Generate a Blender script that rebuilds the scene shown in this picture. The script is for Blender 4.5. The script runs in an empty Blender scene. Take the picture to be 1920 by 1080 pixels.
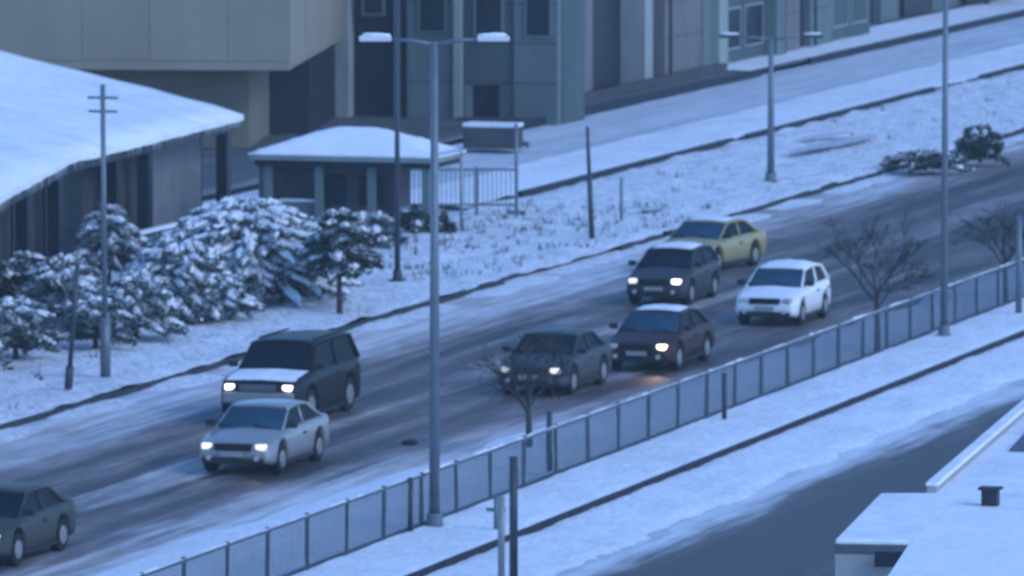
import bpy, math, random
from mathutils import Vector, Matrix, noise
R = math.radians
random.seed(7)
scene = bpy.context.scene
col = scene.collection

# ------------------------------------------------------------------ camera
# x runs along the avenue (away from the viewer), y across it, z up (metres)
FPX, CAMH = 15000.0, 19.1
TH = R(4.953257)
ANG = R(16.430502)
FWD2 = Vector((math.cos(ANG), math.sin(ANG)))
RGT2 = Vector((math.sin(ANG), -math.cos(ANG)))
_a = (815 - 960) / FPX; _b = (540 - 1000) / FPX
_dy = math.cos(TH) + _b * math.sin(TH); _dz = -math.sin(TH) + _b * math.cos(TH)
_t = -CAMH / _dz
CAM2 = -(RGT2 * (_a * _t) + FWD2 * (_dy * _t))

cam = bpy.data.cameras.new('camera')
cam.sensor_width = 36.0
cam.lens = FPX / 1920 * 36
cam.clip_start = 1.0; cam.clip_end = 4000
cam.dof.use_dof = True
cam.dof.focus_distance = 66
cam.dof.aperture_fstop = 6.5
co = bpy.data.objects.new('camera', cam); col.objects.link(co)
fw = Vector((FWD2.x * math.cos(TH), FWD2.y * math.cos(TH), -math.sin(TH)))
co.location = (CAM2.x, CAM2.y, CAMH)
co.rotation_euler = fw.to_track_quat('-Z', 'Y').to_euler()
scene.camera = co

# ------------------------------------------------------------------ light
SUN_EL, SUN_AZ = R(25), R(200)
w = bpy.data.worlds.new('World'); scene.world = w; w.use_nodes = True
nt = w.node_tree; nt.nodes.clear()
sky = nt.nodes.new('ShaderNodeTexSky'); sky.sky_type = 'NISHITA'; sky.sun_disc = False
sky.sun_elevation = SUN_EL; sky.sun_rotation = SUN_AZ
sky.air_density = 1.25; sky.dust_density = 0.4; sky.ozone_density = 9.0; sky.altitude = 900
bg = nt.nodes.new('ShaderNodeBackground'); bg.inputs[1].default_value = 0.15
ow = nt.nodes.new('ShaderNodeOutputWorld')
nt.links.new(sky.outputs[0], bg.inputs[0]); nt.links.new(bg.outputs[0], ow.inputs[0])
sl = bpy.data.lights.new('sun', 'SUN'); sl.energy = 0.5; sl.angle = R(25); sl.color = (1.0, 0.96, 0.92)
so = bpy.data.objects.new('sun', sl); col.objects.link(so)
so.rotation_euler = Vector((-math.sin(SUN_AZ) * math.cos(SUN_EL), -math.cos(SUN_AZ) * math.cos(SUN_EL), -math.sin(R(40)))).to_track_quat('-Z', 'Y').to_euler()
vs = scene.view_settings
vs.view_transform = 'Standard'; vs.look = 'None'; vs.gamma = 1; vs.use_curve_mapping = False
vs.exposure = 1.10

# ------------------------------------------------------------------ finding places
def P(x, y, Z=0.0):
    """point of the place that stands at this spot of the survey picture at height Z"""
    a = (x - 960) / FPX; b = (540 - y) / FPX
    dy = math.cos(TH) + b * math.sin(TH); dz = -math.sin(TH) + b * math.cos(TH)
    t = (Z - CAMH) / dz
    p = CAM2 + RGT2 * (a * t) + FWD2 * (dy * t)
    return Vector((p.x, p.y, Z))
def ray2(x):
    return FWD2 + RGT2 * ((x - 960) / FPX)
def on_v(x, v):
    d = ray2(x); t = (v - CAM2.y) / d.y
    return CAM2.x + d.x * t
def on_u(x, u):
    d = ray2(x); t = (u - CAM2.x) / d.x
    return CAM2.y + d.y * t
def ns(x, y=0.0, z=0.0): return noise.noise(Vector((x, y, z)))

# ------------------------------------------------------------------ materials
MATS = {}
def base_mat(name, rough=0.7, spec=0.3):
    m = bpy.data.materials.new(name); m.use_nodes = True
    b = m.node_tree.nodes['Principled BSDF']
    b.inputs['Roughness'].default_value = rough
    b.inputs['Specular IOR Level'].default_value = spec
    return m, m.node_tree, b
def ramp(nt, fac, stops):
    r = nt.nodes.new('ShaderNodeValToRGB'); e = r.color_ramp.elements
    while len(e) < len(stops): e.new(0.5)
    for el, (p, c) in zip(e, stops):
        el.position = p; el.color = (*c, 1)
    nt.links.new(fac, r.inputs[0]); return r.outputs[0]
def noise_tex(nt, vec, scale, detail=4, rough=0.55):
    n = nt.nodes.new('ShaderNodeTexNoise'); n.inputs['Scale'].default_value = scale
    n.inputs['Detail'].default_value = detail; n.inputs['Roughness'].default_value = rough
    if vec is not None: nt.links.new(vec, n.inputs['Vector'])
    return n.outputs['Fac']
def mathn(nt, op, a, b=None, c=None, clamp=False):
    n = nt.nodes.new('ShaderNodeMath'); n.operation = op; n.use_clamp = clamp
    for i, v in enumerate((a, b, c)):
        if v is None: continue
        if isinstance(v, (int, float)): n.inputs[i].default_value = v
        else: nt.links.new(v, n.inputs[i])
    return n.outputs[0]
def sstep(nt, v, lo, hi):
    n = nt.nodes.new('ShaderNodeMapRange'); n.interpolation_type = 'SMOOTHSTEP'
    nt.links.new(v, n.inputs[0]); n.inputs[1].default_value = lo; n.inputs[2].default_value = hi
    return n.outputs[0]
def mixc(nt, f, a, b):
    n = nt.nodes.new('ShaderNodeMix'); n.data_type = 'RGBA'
    if isinstance(f, (int, float)): n.inputs[0].default_value = f
    else: nt.links.new(f, n.inputs[0])
    for i, v in ((6, a), (7, b)):
        if isinstance(v, tuple): n.inputs[i].default_value = (*v, 1)
        else: nt.links.new(v, n.inputs[i])
    return n.outputs[2]
def bump(nt, b, h, strength, dist):
    n = nt.nodes.new('ShaderNodeBump'); n.inputs['Strength'].default_value = strength
    n.inputs['Distance'].default_value = dist
    nt.links.new(h, n.inputs['Height']); nt.links.new(n.outputs[0], b.inputs['Normal'])
def coords(nt, kind='Object', scale=None):
    t = nt.nodes.new('ShaderNodeTexCoord'); o = t.outputs[kind]
    if scale:
        mp = nt.nodes.new('ShaderNodeMapping'); mp.inputs['Scale'].default_value = scale
        nt.links.new(o, mp.inputs[0]); o = mp.outputs[0]
    return o
def plain(name, c, var=0.25, scale=3.0, rough=0.7, spec=0.3, metal=0.0, stretch=None, bmp=0.0, per_obj=0.0, coat=0.0):
    m, nt, b = base_mat(name, rough, spec)
    v = coords(nt, 'Object', stretch)
    n = noise_tex(nt, v, scale, 5, 0.6)
    lo = tuple(x * (1 - var) for x in c); hi = tuple(min(1, x * (1 + var)) for x in c)
    o = ramp(nt, n, [(0.3, lo), (0.7, hi)])
    if per_obj:
        oi = nt.nodes.new('ShaderNodeObjectInfo')
        g = mathn(nt, 'MULTIPLY_ADD', oi.outputs['Random'], 2 * per_obj, 1 - per_obj)
        vm = nt.nodes.new('ShaderNodeVectorMath'); vm.operation = 'SCALE'
        nt.links.new(o, vm.inputs[0]); nt.links.new(g, vm.inputs['Scale']); o = vm.outputs[0]
    nt.links.new(o, b.inputs['Base Color'])
    b.inputs['Metallic'].default_value = metal
    b.inputs['Coat Weight'].default_value = coat
    if bmp: bump(nt, b, n, 0.6, bmp)
    MATS[name] = m; return m

def snow_mat(name, c=(0.80, 0.83, 0.88), dirt=0.12, dscale=0.35, bscale=2.2, bd=0.12, dents=0.0):
    m, nt, b = base_mat(name, 0.75, 0.2)
    v = coords(nt)
    big = noise_tex(nt, v, dscale, 5, 0.6)
    fine = noise_tex(nt, v, bscale, 6, 0.65)
    mix = mathn(nt, 'MULTIPLY_ADD', fine, 0.5, mathn(nt, 'MULTIPLY', big, 0.5))
    o = ramp(nt, mix, [(0.34, tuple(x * (1 - dirt * 2.2) for x in c)), (0.46, tuple(x * (1 - dirt) for x in c)), (0.56, c)])
    nt.links.new(o, b.inputs['Base Color'])
    hgt = fine
    if dents:      # footprints and clods
        vo = nt.nodes.new('ShaderNodeTexVoronoi'); vo.inputs['Scale'].default_value = 2.6; nt.links.new(v, vo.inputs['Vector'])
        hgt = mathn(nt, 'ADD', fine, mathn(nt, 'MULTIPLY', sstep(nt, vo.outputs['Distance'], 0.12, 0.34), dents))
    bump(nt, b, hgt, 0.8, bd)
    MATS[name] = m; return m
snow_mat('snow', dirt=0.08, dents=.2)
snow_mat('snow_trodden', dirt=0.16, dscale=1.6, bscale=3.5, bd=0.2, dents=.5)
snow_mat('snow_clean', dirt=0.05, bscale=1.2, bd=0.1)
snow_mat('snow_roof', dirt=0.09, dscale=.22, bscale=0.9, bd=0.16)

def road_mat(name, bands, lo=(0.05, 0.056, 0.068), mid=(0.20, 0.215, 0.24), hi=(0.62, 0.66, 0.72), streak=0.42, wobble=3.0, ridges=()):
    """asphalt with slush and wheel tracks along x. bands: [(v_lo, v_hi, weight)] sum of smooth steps"""
    m, nt, b = base_mat(name, 0.5, 0.2)
    v = coords(nt)
    sep = nt.nodes.new('ShaderNodeSeparateXYZ'); nt.links.new(v, sep.inputs[0])
    wob = noise_tex(nt, coords(nt, 'Object', (0.06, 0.35, 1)), 1.0, 4, 0.6)
    y = mathn(nt, 'MULTIPLY_ADD', mathn(nt, 'SUBTRACT', wob, 0.5), wobble, sep.outputs[1])
    s1 = noise_tex(nt, coords(nt, 'Object', (0.05, 1.7, 1)), 1.0, 5, 0.62)
    s2 = noise_tex(nt, coords(nt, 'Object', (0.35, 4.5, 1)), 1.0, 4, 0.6)
    s3 = noise_tex(nt, coords(nt, 'Object', (0.25, 0.6, 1)), 1.0, 5, 0.7)
    st = mathn(nt, 'ADD', mathn(nt, 'MULTIPLY', s1, 0.45), mathn(nt, 'ADD', mathn(nt, 'MULTIPLY', s2, 0.25), mathn(nt, 'MULTIPLY', s3, 0.3)))
    acc = mathn(nt, 'MULTIPLY', mathn(nt, 'SUBTRACT', st, streak), 2.2)
    for lo_, hi_, wgt in bands:
        yy = y
        if lo_ > hi_ > 0 and hi_ < 6:      # the slush margin narrows up the hill
            yy = mathn(nt, 'MULTIPLY_ADD', mathn(nt, 'MINIMUM', mathn(nt, 'MAXIMUM', sep.outputs[0], 0.0), 45.0), 0.06, y)
        acc = mathn(nt, 'ADD', acc, mathn(nt, 'MULTIPLY', sstep(nt, yy, lo_, hi_), wgt))
    if name == 'main_asphalt':    # the climb beyond the queue has been gritted and lies barer
        acc = mathn(nt, 'SUBTRACT', acc, mathn(nt, 'MULTIPLY', sstep(nt, sep.outputs[0], 50.0, 85.0), 0.16))
    for cen, hw, wgt in ridges:
        dd = mathn(nt, 'ABSOLUTE', mathn(nt, 'SUBTRACT', y, cen))
        acc = mathn(nt, 'ADD', acc, mathn(nt, 'MULTIPLY', sstep(nt, dd, hw, hw * .2), wgt))
    o = ramp(nt, acc, [(0.03, lo), (0.24, tuple(x * 1.5 for x in lo)), (0.5, mid), (0.95, hi)])
    if name == 'main_asphalt':   # brown grit carried in the slush
        gn = noise_tex(nt, coords(nt, 'Object', (0.07, 0.5, 1)), 1.0, 4, 0.6)
        gm = mathn(nt, 'MULTIPLY', sstep(nt, gn, 0.36, 0.58), 0.8)
        o = mixc(nt, gm, o, ramp(nt, acc, [(0.05, (0.075, 0.062, 0.062)), (0.5, (0.24, 0.20, 0.20)), (0.95, (0.6, 0.56, 0.56))]))
    nt.links.new(o, b.inputs['Base Color'])
    rr = nt.nodes.new('ShaderNodeMapRange'); nt.links.new(acc, rr.inputs[0])
    rr.inputs[1].default_value = 0; rr.inputs[2].default_value = .6; rr.inputs[3].default_value = 0.6; rr.inputs[4].default_value = 0.85
    nt.links.new(rr.outputs[0], b.inputs['Roughness'])
    bump(nt, b, mathn(nt, 'ADD', acc, s2), 0.5, 0.05)
    MATS[name] = m; return m
road_mat('main_asphalt', [(10.6, 14.4, 0.62), (7.0, 4.3, 0.60), (7.4, 8.5, 0.08), (9.9, 8.9, 0.08)], ridges=[(8.65, .75, .26), (7.15, .5, .13), (10.3, .55, .14), (5.4, .5, .10), (6.35, .3, -.12), (7.95, .3, -.14), (9.5, .3, -.14), (11.1, .3, -.14)], lo=(0.028, 0.027, 0.030), mid=(0.17, 0.17, 0.185), streak=0.42)
road_mat('lower_asphalt', [(-6.4, -4.5, 0.85)], lo=(0.058, 0.056, 0.058), mid=(.14, .145, .155), streak=0.455, wobble=1.4, ridges=[(-9.2, .8, .10)])
road_mat('wet_paving', [(33.2, 32.6, 0.4)], lo=(0.07, 0.08, 0.09), mid=(.16, .18, .2), hi=(0.4, 0.43, 0.47), streak=0.44)
road_mat('service_slush', [(0, 1, 0.62)], streak=0.40, lo=(.2, .22, .25), mid=(.34, .38, .43), hi=(0.56, 0.61, 0.68))

plain('kerb_dark', (0.03, 0.035, 0.045), 0.4, 2.0); plain('kerb_black', (0.010, 0.014, 0.024), 0.3, 2.0)
plain('concrete_blue', (0.05, 0.075, 0.11), 0.30, 3.2, 0.85, stretch=(1, 1, .12), per_obj=0.12)
plain('concrete_joint', (0.085, 0.11, 0.14), 0.2, 2.0, 0.85)
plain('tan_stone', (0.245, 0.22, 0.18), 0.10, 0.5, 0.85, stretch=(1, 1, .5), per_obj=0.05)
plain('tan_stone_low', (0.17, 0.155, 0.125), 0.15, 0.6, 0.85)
plain('teal_wall', (0.12, 0.16, 0.165), 0.18, 0.6, 0.8, stretch=(1, 1, .25), per_obj=0.12)
plain('teal_wall_dark', (0.065, 0.09, 0.10), 0.2, 0.6, 0.8, stretch=(1, 1, .25), per_obj=0.12)
plain('lilac_wall', (0.15, 0.145, 0.155), 0.15, 0.7, 0.8, stretch=(1, 1, .3))
plain('pilaster_stone', (0.25, 0.275, 0.275), 0.15, 1.2, 0.85, stretch=(1, 1, .4), per_obj=0.1)
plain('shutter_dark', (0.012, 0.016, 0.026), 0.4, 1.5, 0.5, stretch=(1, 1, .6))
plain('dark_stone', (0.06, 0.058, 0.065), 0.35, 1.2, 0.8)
plain('brown_wall', (0.045, 0.04, 0.045), 0.35, 0.9, 0.85)
plain('grey_wall', (0.15, 0.16, 0.17), 0.2, 1.0, 0.85)
plain('pale_wall', (0.30, 0.31, 0.33), 0.12, 1.0, 0.85)
plain('pole_grey', (0.13, 0.165, 0.2), 0.15, 2.0, 0.5, 0.5, 0.3)
plain('pole_pale', (0.24, 0.26, 0.28), 0.15, 2.0, 0.5, 0.5, 0.2)
plain('pole_dark', (0.04, 0.05, 0.065), 0.2, 2.0, 0.5, 0.4)
plain('lamp_head', (0.6, 0.62, 0.64), 0.05, 2.0, 0.4)
plain('bark', (0.05, 0.047, 0.048), 0.35, 6.0, 0.9)
plain('leaf', (0.11, 0.14, 0.15), 0.5, 1.4, 0.8)
plain('leaf_frosted', (0.42, 0.46, 0.49), 0.5, 1.4, 0.8)
plain('leaf_dark', (0.035, 0.055, 0.05), 0.5, 1.4, 0.8)
plain('tyre', (0.018, 0.018, 0.02), 0.2, 4, 0.9)
plain('rim', (0.30, 0.31, 0.32), 0.1, 4, 0.4, 0.5, 0.5)
plain('trim_black', (0.02, 0.021, 0.024), 0.2, 4, 0.6)
plain('plate', (0.3, 0.3, 0.3), 0.05, 4, 0.5)
plain('seat_dark', (0.03, 0.03, 0.033), 0.2, 4, 0.9)
plain('tail_red', (0.25, 0.015, 0.012), 0.1, 4, 0.3)
plain('green_box', (0.06, 0.12, 0.09), 0.2, 2, 0.7)
def glass(name, c, rough=0.12):
    m, nt, b = base_mat(name, rough, 0.12)
    n = noise_tex(nt, coords(nt), 0.8, 3)
    nt.links.new(ramp(nt, n, [(.3, tuple(x * .7 for x in c)), (.7, tuple(x * 1.3 for x in c))]), b.inputs['Base Color'])
    b.inputs['IOR'].default_value = 1.18
    MATS[name] = m
glass('car_glass', (0.012, 0.02, 0.032), 0.4); glass('car_glass_blue', (0.03, 0.075, 0.12), 0.25); glass('frosted_glass', (0.42, 0.45, 0.5), 0.7); glass('window_glass', (0.02, 0.028, 0.04), 0.2)
def lamp(name, c, e):
    m, nt, b = base_mat(name, 0.2, 0.5)
    n = noise_tex(nt, coords(nt), 6, 2)
    nt.links.new(ramp(nt, n, [(.3, tuple(x * .92 for x in c)), (.7, c)]), b.inputs['Base Color'])
    b.inputs['Emission Color'].default_value = (*c, 1); b.inputs['Emission Strength'].default_value = e
    MATS[name] = m
lamp('head_on', (1.0, 0.93, 0.92), 1.5); lamp('head_dim', (0.90, 0.84, 0.78), 0.45); lamp('head_pink', (1.0, 0.84, 0.84), 1.7); lamp('head_warm', (1.0, 0.78, 0.5), 2.2)
lamp('head_off', (0.40, 0.43, 0.47), 0.02)
def paint(name, c, rough=0.38, dirt=0.35, metal=0.2, dirtc=(0.30, 0.31, 0.33), coat=0.25, spec=0.5):
    m, nt, b = base_mat(name, rough, spec)
    v = coords(nt)
    sep = nt.nodes.new('ShaderNodeSeparateXYZ'); nt.links.new(v, sep.inputs[0])
    n = noise_tex(nt, v, 2.5, 5, 0.65)
    low = sstep(nt, sep.outputs[2], 0.75, 0.2)            # road spray low on the bodywork
    f = mathn(nt, 'MULTIPLY', mathn(nt, 'MULTIPLY_ADD', low, 0.7, 0.25), mathn(nt, 'MULTIPLY', n, dirt * 2), clamp=True)
    nt.links.new(mixc(nt, f, c, dirtc), b.inputs['Base Color'])
    b.inputs['Metallic'].default_value = metal; b.inputs['Coat Weight'].default_value = coat
    MATS[name] = m
DK = dict(coat=0.05, spec=0.2, rough=0.5, metal=0.0)
paint('paint_silver', (0.24, 0.25, 0.26)); paint('paint_suv', (0.010, 0.011, 0.015), dirt=0.12, dirtc=(.06, .06, .07), **DK)
paint('paint_charcoal', (0.035, 0.045, 0.055), dirtc=(.12, .13, .14), **DK); paint('paint_maroon', (0.034, 0.016, 0.016), dirt=0.25, dirtc=(.07, .05, .05), **DK)
paint('paint_navy', (0.03, 0.033, 0.045), dirtc=(.10, .10, .11), **DK); paint('paint_white', (0.80, 0.80, 0.82), dirt=0.12, metal=0)
paint('paint_olive', (0.30, 0.25, 0.10), metal=0, dirt=.25); paint('paint_green', (0.035, 0.042, 0.038), dirtc=(.09, .09, .09), **DK); paint('paint_dark', (0.02, 0.03, 0.04))
paint('paint_grey', (0.22, 0.25, 0.29))

# ------------------------------------------------------------------ building meshes
class MB:
    def __init__(s): s.v = []; s.f = []
    def add(s, vs_, fs):
        o = len(s.v); s.v += [tuple(p) for p in vs_]; s.f += [tuple(i + o for i in f) for f in fs]
    def box(s, x0, x1, y0, y1, z0, z1, M=None):
        p = [Vector((x, y, z)) for x in (x0, x1) for y in (y0, y1) for z in (z0, z1)]
        if M: p = [M @ q for q in p]
        s.add(p, [(0, 1, 3, 2), (4, 6, 7, 5), (0, 4, 5, 1), (2, 3, 7, 6), (0, 2, 6, 4), (1, 5, 7, 3)])
    def tube(s, pts, rads, n=10, cap=True):
        pts = [Vector(p) for p in pts]; rings = []
        for i, p in enumerate(pts):
            d = (pts[min(i + 1, len(pts) - 1)] - pts[max(i - 1, 0)]).normalized()
            a = d.orthogonal().normalized() if abs(d.z) < 0.95 else Vector((1, 0, 0)); a = (a - d * a.dot(d)).normalized(); b_ = d.cross(a)
            r = rads[i] if isinstance(rads, (list, tuple)) else rads
            rings.append([p + a * math.cos(2 * math.pi * k / n) * r + b_ * math.sin(2 * math.pi * k / n) * r for k in range(n)])
        vs_ = [q for r in rings for q in r]; fs = []
        for i in range(len(rings) - 1):
            for k in range(n):
                fs.append((i * n + k, i * n + (k + 1) % n, (i + 1) * n + (k + 1) % n, (i + 1) * n + k))
        if cap: fs += [tuple(range(n - 1, -1, -1)), tuple((len(rings) - 1) * n + k for k in range(n))]
        s.add(vs_, fs)
    def quad(s, a, b, c, d): s.add([a, b, c, d], [(0, 1, 2, 3)])
    def slab(s, poly, z0, z1):
        n = len(poly)
        s.add([(p[0], p[1], z0) for p in poly] + [(p[0], p[1], z1) for p in poly],
              [tuple(range(n - 1, -1, -1)), tuple(range(n, 2 * n))] + [(i, (i + 1) % n, n + (i + 1) % n, n + i) for i in range(n)])
    def pane(s, quad, t):
        """a sheet of glass with thickness t through four corners"""
        q = [Vector(p) for p in quad]; nrm = (q[1] - q[0]).cross(q[3] - q[0]).normalized() * t
        s.add(q + [p - nrm for p in q], [(0, 1, 2, 3), (7, 6, 5, 4), (0, 4, 5, 1), (1, 5, 6, 2), (2, 6, 7, 3), (3, 7, 4, 0)])
    def build(s, name, mat, parent=None, smooth=False, bevel=0.0, loc=None):
        me = bpy.data.meshes.new(name); me.from_pydata(s.v, [], s.f); me.update()
        me.materials.append(MATS[mat])
        if smooth:
            for p in me.polygons: p.use_smooth = True
        o = bpy.data.objects.new(name, me); col.objects.link(o)
        if parent: o.parent = parent
        if loc: o.location = loc
        if bevel:
            bv = o.modifiers.new('bevel', 'BEVEL'); bv.width = bevel; bv.segments = 2; bv.limit_method = 'ANGLE'
        return o
ICO = None
def blob(mb, c, r, M=None, jag=0.25, seed=0.0):
    """an uneven rounded lump"""
    global ICO
    if ICO is None:
        import bmesh
        b = bmesh.new(); bmesh.ops.create_icosphere(b, subdivisions=2, radius=1)
        ICO = ([v.co.copy() for v in b.verts], [tuple(v.index for v in f.verts) for f in b.faces]); b.free()
    vs_ = []
    for p in ICO[0]:
        k = 1 + jag * ns(p.x * 1.7 + seed, p.y * 1.7 - seed * 2, p.z * 1.7 + seed * 3)
        q = Vector((p.x * r[0] * k, p.y * r[1] * k, p.z * r[2] * k))
        if M: q = M @ q
        vs_.append(q + Vector(c))
    mb.add(vs_, ICO[1])
def tag(o, label=None, cat=None, group=None, kind=None):
    if label: o['label'] = label
    if cat: o['category'] = cat
    if group: o['group'] = group
    if kind: o['kind'] = kind
    return o
def empty(name, loc, rz=0.0, label=None, cat=None, group=None):
    o = bpy.data.objects.new(name, None); col.objects.link(o); o.location = loc; o.rotation_euler = (0, 0, rz)
    o.empty_display_size = 0.3
    return tag(o, label, cat, group)
def kids(o): return [c for c in bpy.data.objects if c.parent == o]
def copy_tree(o, parent=None):
    c = o.copy(); col.objects.link(c); c.parent = parent
    for ch in kids(o): copy_tree(ch, c)
    return c
def grid(name, u0, u1, v0, v1, du, dv, zf, mat, edge=None):
    nu = max(1, int((u1 - u0) / du)); nv = max(1, int((v1 - v0) / dv)); mb = MB()
    vs_ = []
    for i in range(nu + 1):
        for j in range(nv + 1):
            x = u0 + (u1 - u0) * i / nu; y = v0 + (v1 - v0) * j / nv
            if edge: y = edge(x, y, j, nv)
            vs_.append((x, y, zf(x, y)))
    fs = [(i * (nv + 1) + j, (i + 1) * (nv + 1) + j, (i + 1) * (nv + 1) + j + 1, i * (nv + 1) + j + 1) for i in range(nu) for j in range(nv)]
    mb.add(vs_, fs)
    return tag(mb.build(name, mat, smooth=True), kind='structure')

# ------------------------------------------------------------------ the ground
FAR = 1500
g = MB(); g.quad((-400, -600, -0.03), (FAR, -600, -0.03), (FAR, 900, -0.03), (-400, 900, -0.03))
tag(g.build('snowy_ground', 'snow'), kind='structure')
VA, VL2, VL3, VC = 15.5, 23.5, 32.5, -1.9
def flatz(z): return lambda x, y: z
grid('main_road', -120, 420, 0.45, VA, 6, 1, flatz(0.0), 'main_asphalt')
grid('lower_road', -120, 420, -22, VC, 6, 1, flatz(0.0), 'lower_asphalt')
def lumps(z, a=0.05, s=0.9, b=0.02):
    return lambda x, y: z + a * ns(x * s * .6, y * s) + b * ns(x * 3.1, y * 3.3)
def wavy_lo(amp=0.05, drop=None):
    return lambda x, y, j, nv: y + (amp * ns(x * 1.3, 3.0) + amp * ns(x * 4.1, 9.0) if j == 0 else 0)
def walk_z(z, v0, a=0.05, s=0.9):
    f = lumps(z, a, s)
    return lambda x, y: f(x, y) - 0.05 * max(0, 1 - (y - v0) / 0.25)
grid('near_sidewalk', -60, 260, VC, 0.2, 0.35, 0.15, walk_z(0.17, VC, 0.03), 'snow', wavy_lo(.03))
grid('far_sidewalk', -60, 320, VA, VL2, 0.4, 0.25, walk_z(0.19, VA, 0.11, 1.0), 'snow_trodden', wavy_lo())
def srv(x, y):
    return 0.16 + 0.03 * ns(x * .4, y * 1.2)
grid('service_road', -60, 420, VL2 - 0.25, VL3, 1.0, 0.5, srv, 'service_slush')
grid('upper_snow_verge', 80, 420, VL2, VL2 + 3.4, 0.5, 0.3, walk_z(0.34, VL2, 0.05), 'snow', wavy_lo())
grid('snowed_pavement', 150, 420, VL3 + .3, VL3 + 3.4, 1.0, .5, lambda x, y: 0.37 + 0.03 * ns(x * .6, y), 'snow')
grid('building_pavement', 60, 420, VL3, VL3 + 12, 2.0, 1.0, lambda x, y: 0.33 + 0.02 * ns(x, y), 'wet_paving')
# ploughed slush ridge at the foot of the parapet, and along the far kerb
def ridge(x, y):
    t = (y - 0.5) / (4.2 - .035 * max(0, min(x, 36)) + .5 * ns(x * .25, 8.0)); h = max(0.0, math.sin(math.pi * min(1, t * 1.05))) if t < .95 else 0
    return max(-0.012, 0.26 * h * (0.7 + 0.6 * ns(x * .35, 2.2)) + 0.05 * ns(x * 1.4, y * 2.1) * h - 0.01 - 0.09 * max(0, t - 0.7))
grid('roadside_snow_bank', -60, 260, 0.5, 5.2, 0.3, 0.2, ridge, 'snow')
def ridge2(x, y):
    t = (y - (VA - 1.3)) / 1.3
    return 0.10 * t * (0.4 + ns(x * .3, 7.0) + .5 * ns(x * 1.1, 4.0)) - 0.012
grid('kerbside_slush', -60, 260, VA - 1.3, VA - .03, 0.4, 0.2, ridge2, 'snow_trodden')
# lower road: broad snowed-in margin
grid('lower_road_snow', -60, 260, -4.7, VC, 0.4, 0.25, lambda x, y: 0.05 * ns(x * .5, y) + 0.05 + .03 * ns(x * 2, y * 2) - 0.13 * max(0, (-4.0 - y + .25 * ns(x * .2, 1.0)) / 0.7), 'snow')

def kerb(name, v, z0, z1, runs, L=1.0, t=0.14, mat='kerb_dark'):
    mb = MB()
    for a, b in runs:
        u = a
        while u < b:
            dz = 0.008 * ns(u * .9, v)
            mb.box(u + .012, u + L - .012, v - t, v + 0.02, z0, z1 + dz); u += L
    return tag(mb.build(name, mat), kind='structure')
kerb('far_kerb', VA, -0.02, 0.12, [(-60, 57), (69, 260)])
kerb('service_road_kerb', VL2, 0.1, 0.36, [(86, 112), (114, 142), (150, 185)], mat='kerb_black')
kerb('pavement_kerb', VL3 - .02, 0.1, 0.44, [(112, 150), (158, 240)], mat='kerb_black')
kerb('near_kerb', VC, -0.02, 0.16, [(-60, 260)], t=0.10, mat='kerb_black')
# kerb sweeping back into the driveway beyond the tall lamp
mb = MB()
for k in range(12):
    a0 = math.pi / 2 * k / 12; a1 = math.pi / 2 * (k + 1) / 12
    for (aa, bb) in ((a0, a1),):
        cu, cv, r = 150.0, VL3 + 3.5, 3.5
        p = [(cu + math.sin(q) * rr, cv - math.cos(q) * rr) for q, rr in ((aa, r), (bb - .01, r), (bb - .01, r - .2), (aa, r - .2))]
        mb.slab(p, 0.1, 0.36)
tag(mb.build('driveway_kerb', 'kerb_dark'), kind='structure')
# tyre tracks and dark ruts on the service road
road_mat('rut_slush', [(0, 1, 0.25)], streak=0.42, lo=(.28, .31, .35), mid=(.44, .48, .53), hi=(.6, .64, .7))
for i, (x0, y0, x1, y1, wd) in enumerate([(1480, 295, 1640, 262, .5), (1170, 398, 1250, 396, .4), (1500, 268, 1600, 255, .3)]):
    a, b = P(x0, y0, .2), P(x1, y1, .2); d = (b - a).normalized(); n_ = Vector((-d.y, d.x, 0)) * wd
    mb = MB(); N = 12; top = []; bot = []
    for k in range(N + 1):
        c = a.lerp(b, k / N); wv = math.sin(math.pi * k / N) ** .5 * (1 + .4 * ns(k * .7, i))
        top.append(c + n_ * wv); bot.append(c - n_ * wv)
    z = 0.36 if i != 1 else 0.31
    vs_ = [(p.x, p.y, z) for p in top + bot]
    mb.add(vs_, [(k, k + 1, N + 2 + k, N + 1 + k) for k in range(N)])
    tag(mb.build('wheel_rut', 'rut_slush'), kind='structure')

# winter haze over the whole place
hm = bpy.data.materials.new('haze'); hm.use_nodes = True; hn = hm.node_tree; hn.nodes.clear()
pv = hn.nodes.new('ShaderNodeVolumePrincipled'); pv.inputs['Color'].default_value = (.82, .9, 1, 1); pv.inputs['Density'].default_value = 0.0003; pv.inputs['Anisotropy'].default_value = 0.2
ho = hn.nodes.new('ShaderNodeOutputMaterial'); hn.links.new(pv.outputs[0], ho.inputs['Volume']); MATS['haze'] = hm
m = MB(); m.box(-420, FAR + 20, -620, 920, -1.1, CAMH + 1.5); tag(m.build('haze', 'haze'), kind='stuff')

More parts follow.
